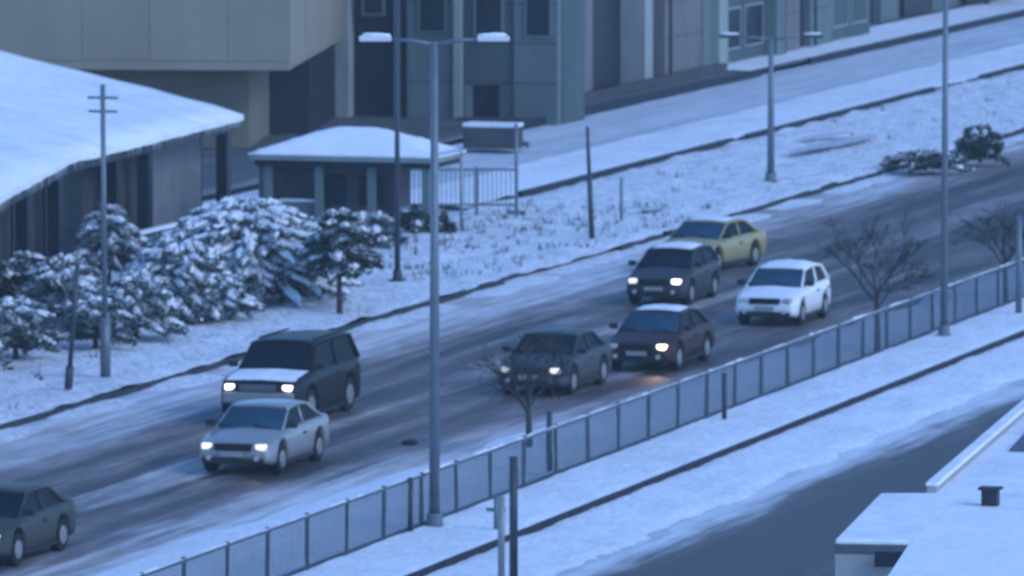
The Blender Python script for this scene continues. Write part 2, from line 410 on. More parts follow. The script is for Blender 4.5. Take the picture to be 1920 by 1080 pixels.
# ------------------------------------------------------------------ parapet fence between the roads
fence = empty('roadside_railing', (0, 0.3, 0), 0, 'long blue-grey barred railing dusted with snow between the two roads', 'railing')
PL = 2.5
u = -60.0; rngf = random.Random(3); pm = None; post = None; rail = None; cap_ = None
while u < 110:
    if pm is None:
        m1 = MB(); m1.box(0.06, PL - .06, -0.03, 0.03, 0.14, 0.20); nbar = 21
        for k in range(nbar):
            xb_ = .10 + (PL - .2) * k / (nbar - 1); m1.box(xb_ - .012, xb_ + .012, -0.007, 0.007, 0.203, 1.14)
        pm = m1.build('railing_panel', 'concrete_blue', fence); pm['kind'] = 'stuff'
        m2 = MB(); m2.box(-0.035, 0.035, -0.035, 0.035, 0.0, 1.24); post = m2.build('post', 'concrete_joint', fence)
        m3 = MB(); m3.box(0.038, PL - .038, -0.035, 0.035, 1.143, 1.20); rail = m3.build('rail', 'concrete_joint', fence)
        pieces = (pm, post, rail); cur = pieces
    else:
        cur = []
        for q in pieces:
            c = q.copy(); col.objects.link(c); c.parent = fence; cur.append(c)
    for q in cur: q.location = (u, 0, 0)
    cur[0].rotation_euler = (rngf.uniform(-.03, .03), 0, 0); cur[1].rotation_euler = (rngf.uniform(-.02, .02), rngf.uniform(-.02, .02), 0)
    u += PL
mb = MB()
n = 600
for i in range(n):
    a = -60 + 170 * i / n; b = -60 + 170 * (i + 1) / n
    def hz(t): return 1.205 + max(0.004, 0.012 + 0.06 * ns(t * .5, 1.0) + .04 * ns(t * 2.3, 5.0))
    vs_ = []
    for t in (a, b):
        vs_ += [(t, -.035, 1.203), (t, -.03, hz(t) - .012), (t, 0, hz(t)), (t, .03, hz(t) - .012), (t, .035, 1.203)]
    mb.add(vs_, [(k, k + 1, k + 6, k + 5) for k in range(4)])
mb.build('snow_cap', 'snow', fence, smooth=True)

# ------------------------------------------------------------------ buildings
def wallbox(name, mat, parent, x0, x1, y0, y1, z0, z1, bevel=0.0):
    m = MB(); m.box(x0, x1, y0, y1, z0, z1); return m.build(name, mat, parent, bevel=bevel)

# --- tan building with overhanging upper storey (top left)
ZB = 3.1
c0 = P(541, 132, ZB); c1 = P(655, 66, ZB)
sd = (c1 - c0); Ls = sd.length; ra = math.atan2(sd.y, sd.x)
tb = empty('tan_office_building', (c0.x, c0.y, 0), ra, 'large plain tan stone building with its upper storey jutting out above a dark recess', 'building')
# local: x = along the side wall away from the viewer, y = towards the left
WB = 26.0
nb = 0
for j in range(9):
    y0 = [0, 2.05, 4.7, 7.0, 10, 13, 16, 19, 22][j]; y1 = [2.05, 4.7, 7.0, 10, 13, 16, 19, 22, 26][j]
    for (z0, z1) in ((ZB + .3, ZB + 3.6), (ZB + 3.6, ZB + 7.2)):
        m = MB(); m.box(-0.06 - 0.015 * (j % 2), 0.2, y0 + .006, y1 - .006, z0 + .006, z1 - .006); m.build('cladding_panel', 'tan_stone', tb)
        nb += 1
wallbox('wall', 'tan_stone', tb, 0.2, Ls - .003, 0.0, WB, ZB, ZB + 7.6)
for k in range(4):
    m = MB(); a = Ls * k / 4; m.box(a + .006, a + Ls / 4 - .006, -0.04 - .01 * (k % 2), -.001, ZB + .2, ZB + 7.2); m.build('cladding_panel', 'tan_stone', tb)
wallbox('soffit_beam', 'tan_stone', tb, -.05, .197, 0, WB, ZB, ZB + .295)
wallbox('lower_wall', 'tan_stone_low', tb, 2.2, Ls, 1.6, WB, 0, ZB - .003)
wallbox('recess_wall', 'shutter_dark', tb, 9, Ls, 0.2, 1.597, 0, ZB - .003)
wallbox('parapet', 'tan_stone', tb, -.1, Ls + .1, -.1, WB, ZB + 7.603, ZB + 8.2)
m = MB(); m.box(-.05, Ls, -.05, WB, ZB + 8.203, ZB + 8.33); m.build('snow', 'snow_roof', tb)
# slim pale post standing in the recess
c = P(491, 268, 0)
m = MB(); m.box(-.09, .09, -.09, .09, 0, 1.75); po = m.build('bollard_post', 'pale_wall', loc=(c.x, c.y, .15)); tag(po, 'slim pale post in front of the dark recess under the tan building', 'post')

# --- teal grey building block facing the viewer, plus its wing along the street
UB = 119.6; 
rb = empty('columned_building', (UB, 32.0, 0), 0, 'tall blue-grey building with pale pilasters and dark full-height bays closing the street', 'building')
def bx(name, mat, xl, xr, z0, z1, proud, depth=0.3, zz=None):
    """piece of the front facing the viewer between two survey columns"""
    va, vb = on_u(xr, UB) - 32.0, on_u(xl, UB) - 32.0
    o = wallbox(name, mat, rb, -proud, -proud + depth, va, vb, z0, z1)
    if name == 'wall_panel' and vb - va > .8:
        for zz in (1.62, 3.05, 4.48, 5.9):
            if z0 < zz < z1: wallbox('joint', 'dark_stone', o, -proud - .006, -proud + .02, va + .02, vb - .02, zz, zz + .05)
    return o
H1 = 8.5
wallbox('wall', 'teal_wall_dark', rb, 0.5, 3.4, -0.12, 14, 0, H1)
bx('pilaster', 'teal_wall', 590, 622, 0, H1, .1, .55)
bx('pilaster', 'pilaster_stone', 624, 658, 0, H1, .35, .8)
bx('shutter', 'shutter_dark', 664, 737, 0, H1 - 2.7, -.25, .2)
bx('wall_panel', 'teal_wall_dark', 664, 737, H1 - 2.69, H1, 0, .45)
bx('shutter', 'shutter_dark', 748, 762, 0, H1, -.25, .2)
bx('wall_panel', 'teal_wall', 739, 747, 0, H1, .05, .5)
bx('wall_panel', 'teal_wall', 763, 851, 0, H1, 0, .45)
bx('pilaster', 'pilaster_stone', 853, 867, 0, H1, .2, .65)
bx('wall_panel', 'teal_wall_dark', 869, 962, 1.55, H1, -.05, .5)
bx('wall_panel', 'teal_wall', 869, 882, 0, 1.54, 0, .4)
bx('wall_panel', 'teal_wall_dark', 936, 962, 0, 1.54, 0, .4)
bx('door', 'shutter_dark', 883, 935, 0.03, 1.53, -.28, .15)
bx('wall_panel', 'teal_wall', 964, 1046, 0, H1, 0.05, .5)
bx('step', 'dark_stone', 870, 1000, 0.3, .42, 1.3, 1.0)
bx('cornice', 'pilaster_stone', 590, 1050, H1 + .003, H1 + .4, .3, 2.0)
# windows high on the front, in the bays above the lamp
for xl, xr, z0, z1 in ((680, 722, 4.0, 5.2), (785, 838, 3.4, 5.4), (890, 945, 3.3, 5.4), (985, 1035, 3.3, 5.4)):
    va, vb = on_u(xr, UB) - 32.0, on_u(xl, UB) - 32.0
    pr = 0.02
    mfr = MB(); t = .07
    mfr.box(-.12, -.02, va, vb, z0, z0 + t); mfr.box(-.12, -.02, va, vb, z1 - t, z1); mfr.box(-.12, -.02, va, va + t, z0 + t, z1 - t); mfr.box(-.12, -.02, vb - t, vb, z0 + t, z1 - t)
    fr = mfr.build('window', 'teal_wall', rb)
    m = MB(); m.box(-.10, -.04, va + t, vb - t, z0 + t, z1 - t); m.build('pane', 'window_glass', fr)
# wing
VW = 34.6
wing = empty('street_wing', (0, VW, 0), 0, 'long grey wing with dark shopfront bays and narrow pale pilasters running up the street', 'building')
def wx(name, mat, xl, xr, z0, z1, proud, depth=.5):
    ua, ub = on_v(xl, VW), on_v(xr, VW)
    o = wallbox(name, mat, wing, ua + .003, ub - .003, -proud, -proud + depth, z0, z1)
    if name == 'wall_panel' and ub - ua > 3:
        for zz in (1.9, 3.3, 4.7):
            if z0 < zz < z1: wallbox('joint', 'dark_stone', o, ua + .05, ub - .05, -proud - .006, -proud + .02, zz, zz + .05)
        wallbox('downpipe', 'pole_dark', o, ua + .6, ua + .75, -proud - .12, -proud - .004, .3, z1)
    return o
ua, ub = on_v(1046, VW), on_v(1640, VW)
wallbox('wall', 'teal_wall_dark', wing, ua, ub, 1.2, 11, 0, 9)
HW = 9.0
wx('wall_panel', 'teal_wall', 1047, 1082, 0, HW, .3, 1.4)
wx('wall_panel', 'lilac_wall', 1082, 1106, 0, HW, .1, 1.2)
wx('shutter', 'dark_stone', 1106, 1122, 0, HW, -.2, .3)
wx('shutter', 'shutter_dark', 1122, 1192, 0, HW, -.6, .3)
wx('pilaster', 'pilaster_stone', 1193, 1208, 0, HW, .35, 1.4)
wx('wall_panel', 'teal_wall', 1208, 1218, 0, HW, 0, 1.1)
wx('shutter', 'shutter_dark', 1218, 1247, 0, HW, -.7, .3)
wx('wall_panel', 'lilac_wall', 1247, 1316, 0, HW, 0, 1.1)
wx('wall_panel', 'teal_wall', 1316, 1333, 0, HW, .05, 1.1)
wx('pilaster', 'pilaster_stone', 1333, 1350, 0, HW, .35, 1.4)
wx('shopfront', 'teal_wall_dark', 1350, 1446, 0.0, 3.2, -.3, .4)
wx('wall_panel', 'lilac_wall', 1350, 1446, 3.2, HW, 0, 1.1)
wx('pilaster', 'teal_wall', 1446, 1462, 0, HW, .25, 1.3)
wx('wall_panel', 'lilac_wall', 1462, 1500, 0, HW, 0, 1.1)
wx('shutter', 'shutter_dark', 1500, 1520, 0, HW, -.3, .3)
wx('wall_panel', 'teal_wall', 1520, 1560, 0, HW, 0, 1.1)
wx('shopfront', 'teal_wall_dark', 1560, 1640, 0, HW, -.2, .4)
wx('plinth', 'dark_stone', 1048, 1330, 0.3, .62, .75, .3)
for xl, xr in ((1364, 1398), (1406, 1440), (1570, 1600), (1606, 1636)):
    ua, ub = on_v(xl, VW), on_v(xr, VW)
    m = MB(); t = .08; z0, z1 = .9, 2.6; yy = .18
    m.box(ua, ub, yy, yy + .1, z0, z0 + t); m.box(ua, ub, yy, yy + .1, z1 - t, z1); m.box(ua, ua + t, yy, yy + .1, z0 + t, z1 - t); m.box(ub - t, ub, yy, yy + .1, z0 + t, z1 - t)
    f_ = m.build('window', 'pilaster_stone', wing)
    m = MB(); m.box(ua + t, ub - t, yy + .03, yy + .07, z0 + t, z1 - t); m.build('pane', 'window_glass', f_)
# farther block up the street
vb_ = 36.4
fb = empty('far_shop_building', (0, vb_, 0), 0, 'dark low building at the far end of the street with snow on its ledge', 'building')
ua, ub = on_v(1652, vb_), on_v(2100, vb_)
wallbox('wall', 'teal_wall_dark', fb, ua, ub, .3, 10, 0, 8)
k = 0; xx = 1656
while xx < 2060:
    wd = 34 + (k % 3) * 9
    a_, b__ = on_v(xx, vb_), on_v(xx + wd, vb_)
    wallbox('shutter', 'shutter_dark' if k % 2 else 'teal_wall', fb, a_, b__ - .3, .1, .297, .3, 3.0); xx += wd + 10; k += 1
wallbox('ledge', 'grey_wall', fb, ua, ub, -.5, .29, 3.1, 3.35)
wallbox('snow', 'snow', fb, ua, ub, -.48, .29, 3.353, 3.46)

# --- low brown building with the big snowy pitched roof (left)
EZ = 3.3
e0 = P(449, 214, EZ) 
VE = e0.y
lb = empty('snow_roofed_hall', (e0.x, VE, 0), 0, 'low dark brown hall with posts under a broad snow-covered pitched roof', 'building')
Lb = 70.0; DPT = 26.0; pitch = 0.225
def eave(x):   # the eave line steps towards the road at the near end
    return interp_([(-70, -12.5), (-32.7, -4.2), (-19, -1.2), (-13.7, -.9), (0, 0)], x)
def interp_(pts, x):
    for (a, za), (b, zb) in zip(pts, pts[1:]):
        if x <= b: return za + (zb - za) * max(0, (x - a) / (b - a))
    return pts[-1][1]
# roof slab (local x negative = towards the viewer)
def roof_sheet(x0, x1, y0, y1, zoff, thick, a=0.0, du=1.0):
    mb = MB(); nu = int(abs(x1 - x0) / du); nv = int((y1 - y0) / 1.0); vs_ = []
    for i in range(nu + 1):
        for j in range(nv + 1):
            x = x0 + (x1 - x0) * i / nu; y = y0 + (y1 - y0) * j / nv
            yy = y + eave(x) * (1 - j / nv) + (0.10 * ns(x * .8, 2.0) + .05 * ns(x * 3, 1) if (j == 0 and a) else 0)
            vs_.append((x, yy, EZ + pitch * y + zoff + (a * ns(x * .35, y * .5) + .4 * a * ns(x * 1.3, y * 1.5) if j else -0.05 * (a > 0))))
    n_ = len(vs_)
    vs_ += [(p[0], p[1], EZ + pitch * (p[1] - eave(p[0])) / (1 - eave(p[0]) / y1) + zoff - thick) for p in vs_]
    W_ = nv + 1
    fs = [(i * W_ + j, (i + 1) * W_ + j, (i + 1) * W_ + j + 1, i * W_ + j + 1) for i in range(nu) for j in range(nv)]
    fs += [tuple(n_ + k for k in reversed(f)) for f in fs]
    for i in range(nu):
        fs.append((i * W_, n_ + i * W_, n_ + (i + 1) * W_, (i + 1) * W_))
        q = i * W_ + nv; fs.append((q, q + W_, n_ + q + W_, n_ + q))
    for j in range(nv):
        fs.append((j, j + 1, n_ + j + 1, n_ + j)); q = nu * W_ + j; fs.append((q, n_ + q, n_ + q + 1, q + 1))
    mb.add(vs_, fs); return mb
ZOFF = 0
roof_sheet(-Lb, 0, -.0, DPT, -0.19, 0.16).build('roof', 'grey_wall', lb)
sn = roof_sheet(-Lb, 0.1, -.12, DPT, 0.06, 0.23, 0.09, .6).build('snow', 'snow_roof', lb, smooth=False)
for p in sn.data.polygons: p.use_smooth = abs(p.normal.z) > .6
xs_ = [0, -13.7, -19, -32.7, -70]
for xa, xb in zip(xs_, xs_[1:]):
    pa, pb_ = Vector((xa - (.6 if xa == 0 else 0), eave(xa) + 1.3, 0)), Vector((xb, eave(xb) + 1.3, 0))
    d_ = pb_ - pa; m = MB(); m.box(0, d_.length, 0, .3, 0, EZ + .1)
    o = m.build('wall', 'brown_wall', lb); o.location = pa; o.rotation_euler = (0, math.pi, 0); o.rotation_euler = (0, 0, math.atan2(d_.y, d_.x)); 
    m = MB(); m.box(0, d_.length, -.06, .06, EZ - .45, EZ - .18); o = m.build('fascia', 'shutter_dark', lb); o.location = pa + Vector((0, -1.27, 0)); o.rotation_euler = (0, 0, math.atan2(d_.y, d_.x))
for (xa, xb, mt, z0, z1) in [(-7.8, -1.2, 'grey_wall', .2, 3.2), (-12.4, -10.4, 'grey_wall', 1.6, 3.0), (-18.2, -14.4, 'shutter_dark', 0.1, 3.1), (-24, -20.5, 'shutter_dark', .1, 3.0), (-30, -27, 'grey_wall', 1.2, 2.6)]:
    ym = eave((xa + xb) / 2) + .96
    m = MB(); m.box(-(xb - xa) / 2, (xb - xa) / 2, -.02, .02, z0, z1); o = m.build('wall_bay', mt, lb)
    o.location = ((xa + xb) / 2, ym - .02, 0); o.rotation_euler = (0, 0, math.atan2(eave(xb) - eave(xa), xb - xa))
for xp in (-.35, -9.4, -12.9, -18.8, -25.2, -32, -39, -46, -53):
    wallbox('post', 'shutter_dark', lb, xp - .2, xp + .2, eave(xp) + .25, eave(xp) + .6, 0.1, EZ - .25)
wallbox('garden_wall', 'shutter_dark', lb, -17, 1.2, -2.6, -2.35, 0, .95)
wallbox('garden_wall_snow', 'snow', lb, -17, 1.2, -2.62, -2.33, .953, 1.02)
wallbox('gable_wall', 'brown_wall', lb, -.9, -.6, 1.7, DPT - 1, 0, EZ + .1)
wallbox('rear_wall', 'brown_wall', lb, -Lb, -.9, 13, 13.3, 0, 5.6)
rg = random.Random(5); m = MB()
for k in range(150):   # icicles under the eave
    x = -rg.uniform(.3, 34); y = eave(x) - .1; l_ = rg.uniform(.08, .38)
    m.add([(x - .02, y, EZ - .17), (x + .02, y, EZ - .17), (x, y + .03, EZ - .17), (x, y + .01, EZ - .17 - l_)], [(0, 1, 3), (1, 2, 3), (2, 0, 3), (0, 2, 1)])
ic = m.build('icicles', 'head_off', lb); ic['kind'] = 'stuff'
# roof vents: short dark ridge vents poking through the snow
for (x, y, wd) in ((62, 134, 1.5), (40, 284, .9)):
    zz = EZ + 2.0
    for _ in range(12):
        q = P(x, y, zz); zz = EZ + pitch * (q.y - VE)
    m = MB(); m.box(-.15, .15, -wd * .5, wd * .5, -.1, .16); 
    o = m.build('vent', 'grey_wall', lb); o.location = (q.x - e0.x, q.y - VE, zz + .2)

# --- gatehouse with the small hipped snow roof
KZ = 2.45
ka = P(452, 292, KZ); kb = P(832, 292, KZ)
ku = (ka.x + kb.x) / 2; kv0, kv1 = kb.y, ka.y
kd = 3.0
kh = empty('gatehouse', (ku, kv0, 0), 0, 'small gatehouse with hipped roof under clean snow beside the hall', 'building')
KW = kv1 - kv0
def hip(z0, h, ov, thick):
    m = MB(); a = -ov; b = kd + ov; c = -ov; d = KW + ov
    N = 20; vs_ = []; 
    for i in range(N + 1):
        for j in range(N + 1):
            s_ = i / N; t_ = j / N
            e = min(min(s_, 1 - s_) * 2, min(t_, 1 - t_) / .40, 1.0)
            vs_.append((a + (b - a) * s_, c + (d - c) * t_, z0 + h * (1 - (1 - e) ** 1.15) + .025 * ns(i * .8, j * .9)))
    n_ = len(vs_); vs_ += [(p[0], p[1], z0 - thick) for p in vs_]; W_ = N + 1
    fs = [(i * W_ + j, (i + 1) * W_ + j, (i + 1) * W_ + j + 1, i * W_ + j + 1) for i in range(N) for j in range(N)]
    fs += [tuple(n_ + k for k in reversed(f)) for f in fs]
    for i in range(N):
        for (p, q) in ((i * W_, (i + 1) * W_), (i * W_ + N, (i + 1) * W_ + N), (i, i + 1), (N * W_ + i, N * W_ + i + 1)):
            fs.append((p, q, n_ + q, n_ + p))
    m.add(vs_, fs); return m
o = hip(KZ + .03, .74, .05, .05).build('snow', 'snow_clean', kh)
for p in o.data.polygons: p.use_smooth = abs(p.normal.z) > .5
wallbox('roof', 'pilaster_stone', kh, 0, kd, 0, KW, KZ - .17, KZ - .023)
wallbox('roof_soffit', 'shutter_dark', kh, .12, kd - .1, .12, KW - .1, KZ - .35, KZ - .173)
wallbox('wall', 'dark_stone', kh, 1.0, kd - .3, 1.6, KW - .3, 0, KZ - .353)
wallbox('side_wall', 'teal_wall', kh, .5, kd - .3, KW - .33, KW - .1, 0, KZ - .353)
for yy in (KW - .55, KW - 2.15, 2.0, .3):
    wallbox('column', 'teal_wall', kh, .3, .52, yy, yy + .22, 0, KZ - .353)
wallbox('counter', 'grey_wall', kh, .56, .84, KW - 2.0, KW - .6, 0, 1.0)
wallbox('counter_snow', 'snow', kh, .54, .86, KW - 1.9, KW - .75, 1.003, 1.08)
for yy in (1.9, 3.1):
    wallbox('window', 'window_glass', kh, .94, .997, yy, yy + .8, .9, 1.8)

# --- buildings at the lower right corner
RZ = 4.0
q0 = P(1566, 1010, RZ); q1 = P(1650, 924, RZ); q2 = P(1738, 924, RZ); q3 = P(1925, 762, RZ)
q4 = P(2300, 800, RZ); q5 = P(2200, 1010, RZ); q6 = P(1706, 1012, RZ)
bl = empty('flat_roofed_building', (q0.x, q0.y, 0), 0, 'pale flat-roofed building deep in snow with a dark vent, lower right', 'building')
def rel(p): return (p.x - q0.x, p.y - q0.y)
poly = [rel(q0), rel(q6), rel(q5), rel(q4), rel(q3), rel(q2), rel(q1)]
def zfix(poly, z0, z1, name, mat, par, **kw):
    m = MB(); m.slab(poly[::-1] if sum((poly[i][0] * poly[(i + 1) % len(poly)][1] - poly[(i + 1) % len(poly)][0] * poly[i][1]) for i in range(len(poly))) < 0 else poly, z0, z1)
    return m.build(name, mat, par, **kw)
zfix(poly, 0, RZ - .25, 'wall', 'pale_wall', bl)
zfix(poly, RZ - .247, RZ - .1, 'roof', 'concrete_joint', bl)
# snow on roof as an uneven sheet
def snow_poly(poly, z, name, par, amp=.05, n=26, mat='snow_roof'):
    xs = [p[0] for p in poly]; ys = [p[1] for p in poly]
    def inside(x, y):
        c = False; j = len(poly) - 1
        for i in range(len(poly)):
            if (poly[i][1] > y) != (poly[j][1] > y) and x < (poly[j][0] - poly[i][0]) * (y - poly[i][1]) / (poly[j][1] - poly[i][1]) + poly[i][0]: c = not c
            j = i
        return c
    import bmesh
    b = bmesh.new(); vs_ = [b.verts.new((p[0], p[1], z)) for p in poly]; b.faces.new(vs_)
    ext = bmesh.ops.extrude_face_region(b, geom=b.faces[:]); 
    bmesh.ops.translate(b, vec=(0, 0, -.1), verts=[v for v in ext['geom'] if isinstance(v, bmesh.types.BMVert)])
    bmesh.ops.recalc_face_normals(b, faces=b.faces[:])
    me = bpy.data.meshes.new(name); b.to_mesh(me); b.free(); me.materials.append(MATS[mat])
    o = bpy.data.objects.new(name, me); col.objects.link(o); o.parent = par
    bv = o.modifiers.new('bevel', 'BEVEL'); bv.width = .04; bv.segments = 3
    return o
snow_poly(poly, RZ, 'snow', bl)
# parapet along the far-left edge with its own snow line, and a sunken gutter behind
d = (q3 - q2); Lp = d.length; ap = math.atan2(d.y, d.x)
pp = MB(); pp.box(0, Lp, -.16, .0, -.1, .10); o = pp.build('parapet', 'pale_wall', bl); o.location = (*rel(q2), RZ); o.rotation_euler = (0, 0, ap)
pp = MB(); pp.box(0, Lp, -.19, .03, .103, .18); o2 = pp.build('parapet_snow', 'snow', bl, bevel=.03); o2.location = (*rel(q2), RZ); o2.rotation_euler = (0, 0, ap)
c = P(1925, 842, RZ)
m = MB(); m.box(-.5, 3.5, -.30, .26, .0, .04); o = m.build('roof_walkway', 'concrete_joint', bl); o.location = (*rel(c), RZ); o.rotation_euler = (0, 0, ap + .02)
c = P(1857, 948, RZ)
m = MB(); m.box(-.12, .12, -.13, .13, -.05, .27); m.box(-.17, .17, -.18, .18, .27, .31); o = m.build('vent', 'kerb_dark', bl); o.location = (*rel(c), RZ)
# front wall details
for (xa, xb, ya, yb, mt) in ((1640, 1694, 1026, 1052, 'window_glass'),):
    a_ = P(xa, 1014, RZ); b_ = P(xb, 1014, RZ)
    dd = (b_ - a_); m = MB(); m.box(0, dd.length, -.04, .05, -.42, -.18); o = m.build('window', mt, bl); o.location = (*rel(a_), RZ); o.rotation_euler = (0, 0, math.atan2(dd.y, dd.x))
# nearer building: only its smooth snowy roof shows
RZ2 = 6.5
r0 = P(1655, 1090, RZ2); r1 = P(1712, 1004, RZ2); r2 = P(1768, 958, RZ2); r3 = P(2100, 952, RZ2); r4 = P(2100, 1200, RZ2); r5 = P(1590, 1200, RZ2)
nb_ = empty('near_building', (r0.x, r0.y, 0), 0, 'nearest building, smooth unbroken snow roof filling the lower right corner', 'building')
def rel2(p): return (p.x - r0.x, p.y - r0.y)
poly2 = [rel2(r0), rel2(r1), rel2(r2), rel2(r3), rel2(r4), rel2(r5)]
zfix(poly2, 0, RZ2 - .2, 'wall', 'pale_wall', nb_)
snow_poly(poly2, RZ2, 'snow', nb_, mat='snow_clean')

# ------------------------------------------------------------------ lamps, poles, posts
def ring_pole(m, x, y, z0, z1, r0, r1, n=12): m.tube([(x, y, z0), (x, y, z1)], [r0, r1], n)
def street_lamp(base, H, armL, label, both=True, r=0.12, mat='pole_grey', headmat='lamp_head', ang=math.pi / 2 + ANG * 0):
    e = empty('street_lamp', (base.x, base.y, base.z), 0, label, 'street lamp')
    m = MB(); ring_pole(m, 0, 0, 0.3, H, r, r * .62, 14); m.build('pole', mat, e, smooth=True)
    m = MB(); m.tube([(0, 0, 0), (0, 0, .3)], [r * 1.6, r * 1.45], 14); m.box(-.2, .2, -.2, .2, -.01, .05); m.build('base', mat, e)
    for s in ((1, -1) if both else (1,)):
        m = MB(); dv = math.cos(ANG) * s; du = -math.sin(ANG) * s
        m.tube([(0, 0, H - .06), (du * armL * .5, dv * armL * .5, H + .03), (du * armL, dv * armL, H + .05)], [.045, .04, .035], 8)
        a = m.build('arm', mat, e, smooth=True)
        m = MB(); M = Matrix.Translation((du * (armL + .25), dv * (armL + .25), H + .07)) @ Matrix.Rotation(math.atan2(dv, du), 4, 'Z')
        m.box(-.33, .33, -.13, .13, -.06, .05, M); m.build('lamp_head', headmat, e, bevel=.03)
        m = MB(); blob(m, (du * (armL + .25), dv * (armL + .25), H + .14), (.32, .13, .05), Matrix.Rotation(math.atan2(dv, du), 3, 'Z')); m.build('snow', 'snow', e, smooth=True)
    return e
def szp(y): return (y + 760) / 19.1
b0 = P(815, 1000); b0.z = .12
l1 = street_lamp(b0, (1000 - 76) / szp(1000) - .1, .95, 'tall twin-armed street lamp in front of the columned building, standing by the railing', r=.115)
b1 = P(1770, 640); b1.z = .12
l2 = street_lamp(b1, 10.0, .95, 'tall street lamp by the railing towards the far end, its head above the picture', r=.10)
b2 = P(1445, 352); b2.z = .2
street_lamp(b2, 270 / szp(352), 1.1, 'shorter twin-armed lamp on the snowy far sidewalk', r=.12, mat='pole_grey', headmat='pole_dark')
b3 = P(745, 540); b3.z = .2
street_lamp(b3, 7.85, .45, 'slim dark single-armed street lamp on the far sidewalk behind the shrubs', both=False, r=.085, mat='pole_dark')
for l in (l1, l2): l['group'] = 'tall lamps along the railing'

def pole_thing(name, base, segs, mat, label, cat, lean=0.0, cross=(), leanv=0.0, rot=None):
    """segs: [(z0,z1,r0,r1)]; cross: [(z, half_length, thickness)]"""
    e = empty(name, base, 0, label, cat)
    for i, (z0, z1, r0, r1) in enumerate(segs):
        m = MB(); m.tube([(0, lean * z0, z0), (0, lean * z1, z1)], [r0, r1], 12); m.build('pole' if i == len(segs) - 1 else 'sleeve', mat, e, smooth=True)
    for (z, hl, t) in cross:
        m = MB(); m.box(-.03, .03, lean * z - hl, lean * z + hl, z - t, z + t); m.build('crossarm', mat, e)
    return e
b = P(198, 722); b.z = .2
pole_thing('utility_pole', b, [(0, 1.45, .13, .13), (1.45, 7.1, .07, .06)], 'pole_grey', 'tall stepped grey utility pole with two short crossarms rising before the snowy roof', 'pole', lean=.006,
           cross=((6.78, .38, .03), (6.45, .36, .03)))
b = P(128, 745); b.z = .2
e = pole_thing('sign_post', b, [(0, .55, .1, .1), (.55, 3.0, .06, .055)], 'pole_dark', 'dark leaning sign post with a small dark plate at the left hedge', 'sign post', lean=-.085)
m = MB(); m.box(-.02, .02, -.02, .62, 1.55, 1.72); o = m.build('plate', 'pole_dark', e)
b = P(1110, 460); b.z = .2
pole_thing('dark_post', b, [(0, 1.9, .085, .08), (1.9, 3.3, .06, .05)], 'pole_dark', 'dark slightly leaning post alone on the far sidewalk behind the cars', 'post', lean=.045)
b = P(968, 412); b.z = .2
pole_thing('dark_post', b, [(0, 2.75, .06, .055)], 'pole_grey', 'plain grey post standing right of the snow-covered parked car', 'post', cross=((.03, .3, .05),))
b = P(865, 440); b.z = .2
pole_thing('pale_post', b, [(0, 2.3, .05, .045)], 'pole_pale', 'pale thin post in front of the snow-covered parked car', 'post')
b = P(1165, 425); b.z = .2
pole_thing('short_post', b, [(0, 1.3, .05, .045)], 'pole_grey', 'short thin grey post on the far sidewalk right of the dark leaning post', 'post')
b = P(415, 560); b.z = .2
pole_thing('stake', b, [(0, 1.75, .04, .035)], 'pole_grey', 'thin grey stake among the snowy branches of the biggest shrub', 'stake')
b = P(963, 1127); b.z = .15
pole_thing('foreground_post', b, [(0, 2.62, .085, .08)], 'pole_dark', 'thick dark post in front at the near kerb, cut off by the lower edge', 'post')
b = P(940, 1110); b.z = .15
pole_thing('pale_post', b, [(0, 1.7, .07, .07)], 'pole_pale', 'pale shorter post right beside the thick dark foreground post', 'post')
b = P(930, 1008); b.z = .15
pole_thing('bollard', b, [(0, .68, .05, .045)], 'pole_grey', 'knee-high grey bollard with a short bar left of the foreground post', 'bollard', cross=((.42, .2, .035),))
b = P(1910, 600); b.z = .15
pole_thing('dark_post', b, [(0, 2.6, .09, .07)], 'pole_grey', 'grey post at the far right end of the railing', 'post')
b = P(1030, 896); b.z = .15
pole_thing('dark_post', b, [(0, 1.3, .07, .065)], 'pole_dark', 'dark stub post against the railing right of the tall lamp', 'post')
for (x, y, lb_) in ((1358, 800, 'slim dark stub post against the railing under the white car'), (770, 1010, 'short dark stub post against the railing just left of the tall lamp')):
    b = P(x, y); b.z = .15
    pole_thing('dark_post', b, [(0, 1.1, .06, .055)], 'pole_dark', lb_, 'post')

# ------------------------------------------------------------------ cars
def interp(pts, x):
    for (a, za), (b, zb) in zip(pts, pts[1:]):
        if x <= b:
            t = (x - a) / (b - a) if b > a else 0
            t = max(0, min(1, t)); return za + (zb - za) * t
    return pts[-1][1]
SEDAN = dict(L=4.45, W=1.76, H=1.44, top=[(0, .60), (.10, .70), (.5, .80), (1.2, .93), (2.2, .95), (3.6, .97), (4.1, 1.0), (4.38, .95), (4.45, .78)],
             cowl=1.12, wst=1.86, rt=3.15, rb=3.78, wheels=(.82, 3.45), R=.33, zl=.64, belt=.93)
HATCH = dict(L=4.0, W=1.72, H=1.50, top=[(0, .60), (.10, .72), (.5, .84), (1.05, .97), (2.2, .99), (3.7, 1.0), (3.92, .97), (4.0, .8)],
             cowl=1.0, wst=1.72, rt=3.45, rb=3.82, wheels=(.78, 3.2), R=.32, zl=.68, belt=.97)
SUV = dict(L=5.0, W=2.0, H=1.88, top=[(0, .85), (.08, 1.0), (.4, 1.10), (1.3, 1.20), (2.4, 1.22), (4.7, 1.23), (4.93, 1.2), (5.0, .95)],
           cowl=1.25, wst=1.85, rt=4.62, rb=4.88, wheels=(.95, 3.9), R=.41, zl=.90, belt=1.2)
